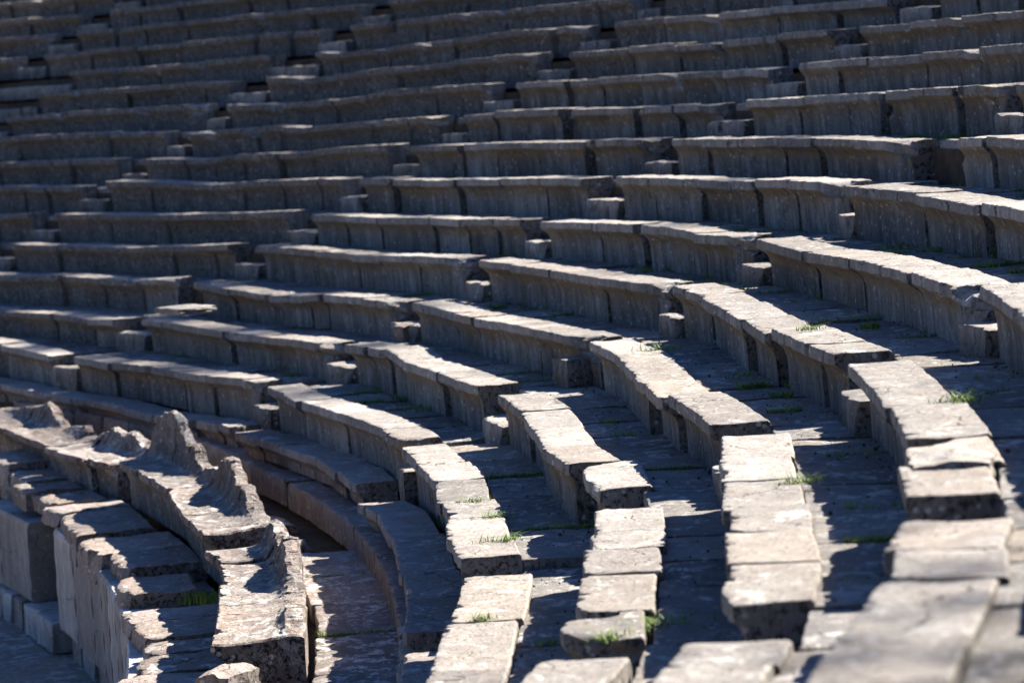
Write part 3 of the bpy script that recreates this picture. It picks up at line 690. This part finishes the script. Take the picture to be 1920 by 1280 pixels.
TU=[(885,940,1,-.0,'grass tuft rooted in a seat joint above two more tufts',1),(925,967,1,0,'short middle grass tuft between two seat joints',1),(945,1012,1,0,'long grass tuft by the dark pitted bench end',1.3),
 (1800,750,4,0,'bright sunlit grass tuft at the back edge of the widest seat',1.3),(1500,902,3,0,'grass tuft on the lit bench beside the low step',1.2),(1515,616,4,0,'small grass clump between two lit seat blocks',1),(1238,655,3,0,'tall thin weed standing by a lit seat edge',1.5),
 (1385,542,4,0,'thin upright weeds between seats of the fifth tier',1.3),(1435,798,2,-.05,'grass tuft behind the dark pitted bench end in the middle right',1.4),(1495,545,4,-.4,'dark shaded weed growing at a riser foot',1.8),(820,765,1,-.02,'large dark weed clump at the foot of the second tier riser',2.2),(760,748,1,-.05,'dark grass mat behind the lit second tier seats',1.6),(700,725,1,-.05,'dark weed at a riser foot left of the larger clump',1.4),
 (355,665,1,-.05,'shaded weed at the foot of the third tier riser on the left',1.8),(480,740,0,-.0,'shaded weed beneath the second tier riser',1.2),(905,1160,1,0,'faint sprig in the joint of the near lit seat',.8),(1145,1195,2,-.02,'green sprig on the rough broken bench end',.9),(1790,822,4,-.1,'dry green weeds on the rubble end at right',1.3),(1235,1175,2,-.05,'dark grass strip behind the rough broken stone',1.8),(1345,535,4,-.05,'sparse weed near the fifth stairway',1)]
for i,(x,y,k,dz,lb,s) in enumerate(TU):
    o_,d_=ray(x,y); z=rowZ(k)+dz; t=(z-o_.z)/d_.z; q=o_+d_*t
    V=[];F=[]; r_=random.Random(i)
    for j in range(int(75*s)):
        blade(V,F,q.x+r_.gauss(0,.055*s),q.y+r_.gauss(0,.028*s),z-.01,r_.uniform(.02,.075)*s**.5,r_.uniform(.5,2.2),r_.uniform(0,6.28),r_.uniform(.002,.005))
    o=mkobj('grass_tuft',V,F,GR,Vector((q.x,q.y,z)),0,smooth=False); tag(o,lb,'grass tuft','grass tufts among the stones')
q=near(368,1105,37.95,-1.15)
for i,(x,lb) in enumerate([(358,'vivid grass tuft before the dark gap in the footrest slabs'),(392,'spreading vivid grass right of the taller tuft by the backrest seats'),]):
    o_,d_=ray(x,1112); t=(-1.05-o_.z)/d_.z; q=o_+d_*t; V=[];F=[]; r_=random.Random(90+i)
    for j in range(200): blade(V,F,q.x+r_.gauss(0,.06),q.y+r_.gauss(0,.07),-1.12,r_.uniform(.05,.12),r_.uniform(.1,.9),r_.uniform(0,6.28),.003)
    o=mkobj('grass_tuft',V,F,GR,Vector((q.x,q.y,-1.19)),0,smooth=False); tag(o,lb,'grass tuft','grass tufts among the stones')
V=[];F=[]; r_=random.Random(77)
for _ in range(2600):
    k=r_.choice((1,1,2,2,3,3,4,4,5)); th=rad(r_.uniform(-34,8)); foot=r_.random()<.6
    rr=rowR(k+1)+.13-abs(r_.gauss(0,.05)) if foot else rowR(k)+r_.uniform(.4,.85); z=rowZ(k)-.036
    if dist(th,rr,z)>30: continue
    c=P3(rr,th,z); q=r_.uniform(.003,.010)*(1.8 if r_.random()<.06 else 1); b=len(V); a=r_.uniform(0,3)
    for j in range(4): V.append(c+Vector((q*cos(a+j*1.57)*r_.uniform(.7,1.3),q*sin(a+j*1.57)*r_.uniform(.7,1.3),q*.2)))
    V.append(c+Vector((0,0,q*r_.uniform(.6,1.1)))); V.append(c-Vector((0,0,q)))
    for j in range(4): F.append((b+j,b+(j+1)%4,b+4)); F.append((b+(j+1)%4,b+j,b+5))
o=mkobj('gravel_debris',V,F,EARTH,smooth=False); tag(o,'dark grit and crumbs lying along the feet of the benches','gravel',kind='stuff')
# ------------------------------------------------------------ trees beyond the frame that shade the stones
def tree(base,height,cr,seed,label,nleaf=5000):
    r_=random.Random(seed); root=bpy.data.objects.new('pine_tree',None); sc.collection.objects.link(root); root.location=base; tag(root,label,'tree','pines beyond the upper rows')
    V=[];F=[]
    for i in range(13):
        f=i/12; rr=.28*(1-f*.75)
        for j in range(10): V.append(Vector((rr*cos(j*.628)+.3*sin(f*3),rr*sin(j*.628),f*height*.9)))
    for i in range(12):
        for j in range(10): F.append((i*10+j,i*10+(j+1)%10,(i+1)*10+(j+1)%10,(i+1)*10+j))
    mkobj('trunk',V,F,BARK,parent=root)
    V=[];F=[]
    cl=[]
    for i in range(46):
        u=r_.uniform(0,6.28); s=r_.random()**.5*cr; zz=height*r_.uniform(.5,1.0); s*=1.15-.5*abs(zz/height-.7)/.3
        cl.append(Vector((s*cos(u),s*sin(u),zz)))
    for i in range(nleaf):
        c=cl[r_.randrange(len(cl))]; p=c+Vector((r_.gauss(0,.4),r_.gauss(0,.4),r_.gauss(0,.25)))
        n=Vector((r_.gauss(0,1),r_.gauss(0,1),r_.gauss(0,1))).normalized(); a=n.orthogonal().normalized()*r_.uniform(.08,.2); b=n.cross(a).normalized()*r_.uniform(.04,.09)
        k=len(V); V+=[p-a,p-b,p+a,p+b]; F.append((k,k+1,k+2,k+3))
    mkobj('crown',V,F,LEAF,parent=root,smooth=False)
def shade(R,thdeg,dist_,height,cr,seed,label,n=5000,zf=.75):
    g=P3(R,rad(thdeg),(R-R1)/T*H); c=g+sd*dist_; tree(Vector((c.x,c.y,c.z-height*zf)),height,cr,seed,label,n)
for i,(R_,th_,ds,hh,cr,n,lb) in enumerate([(43.2,-35.,24,11,2.6,750,'pine tree outside the right edge, dappling the nearest seats'),
   (50,24,20,11,5,9000,'dense pine beyond the top tiers at far left'),(50,15,21,11,5,9000,'second dense pine from far left beyond the top tiers'),(51.5,6.5,21,11,4.5,9000,'third dense pine from far left beyond the top tiers'),(53,-2,21,11,4.5,7000,'fourth dense pine from far left beyond the top tiers'),(45.5,21,24,10,3.6,6500,'loose pine crown whose shade reaches the middle tiers at far left')]):
    shade(R_,th_,ds,hh,cr,i+1,lb,n)
sc.render.film_transparent=False
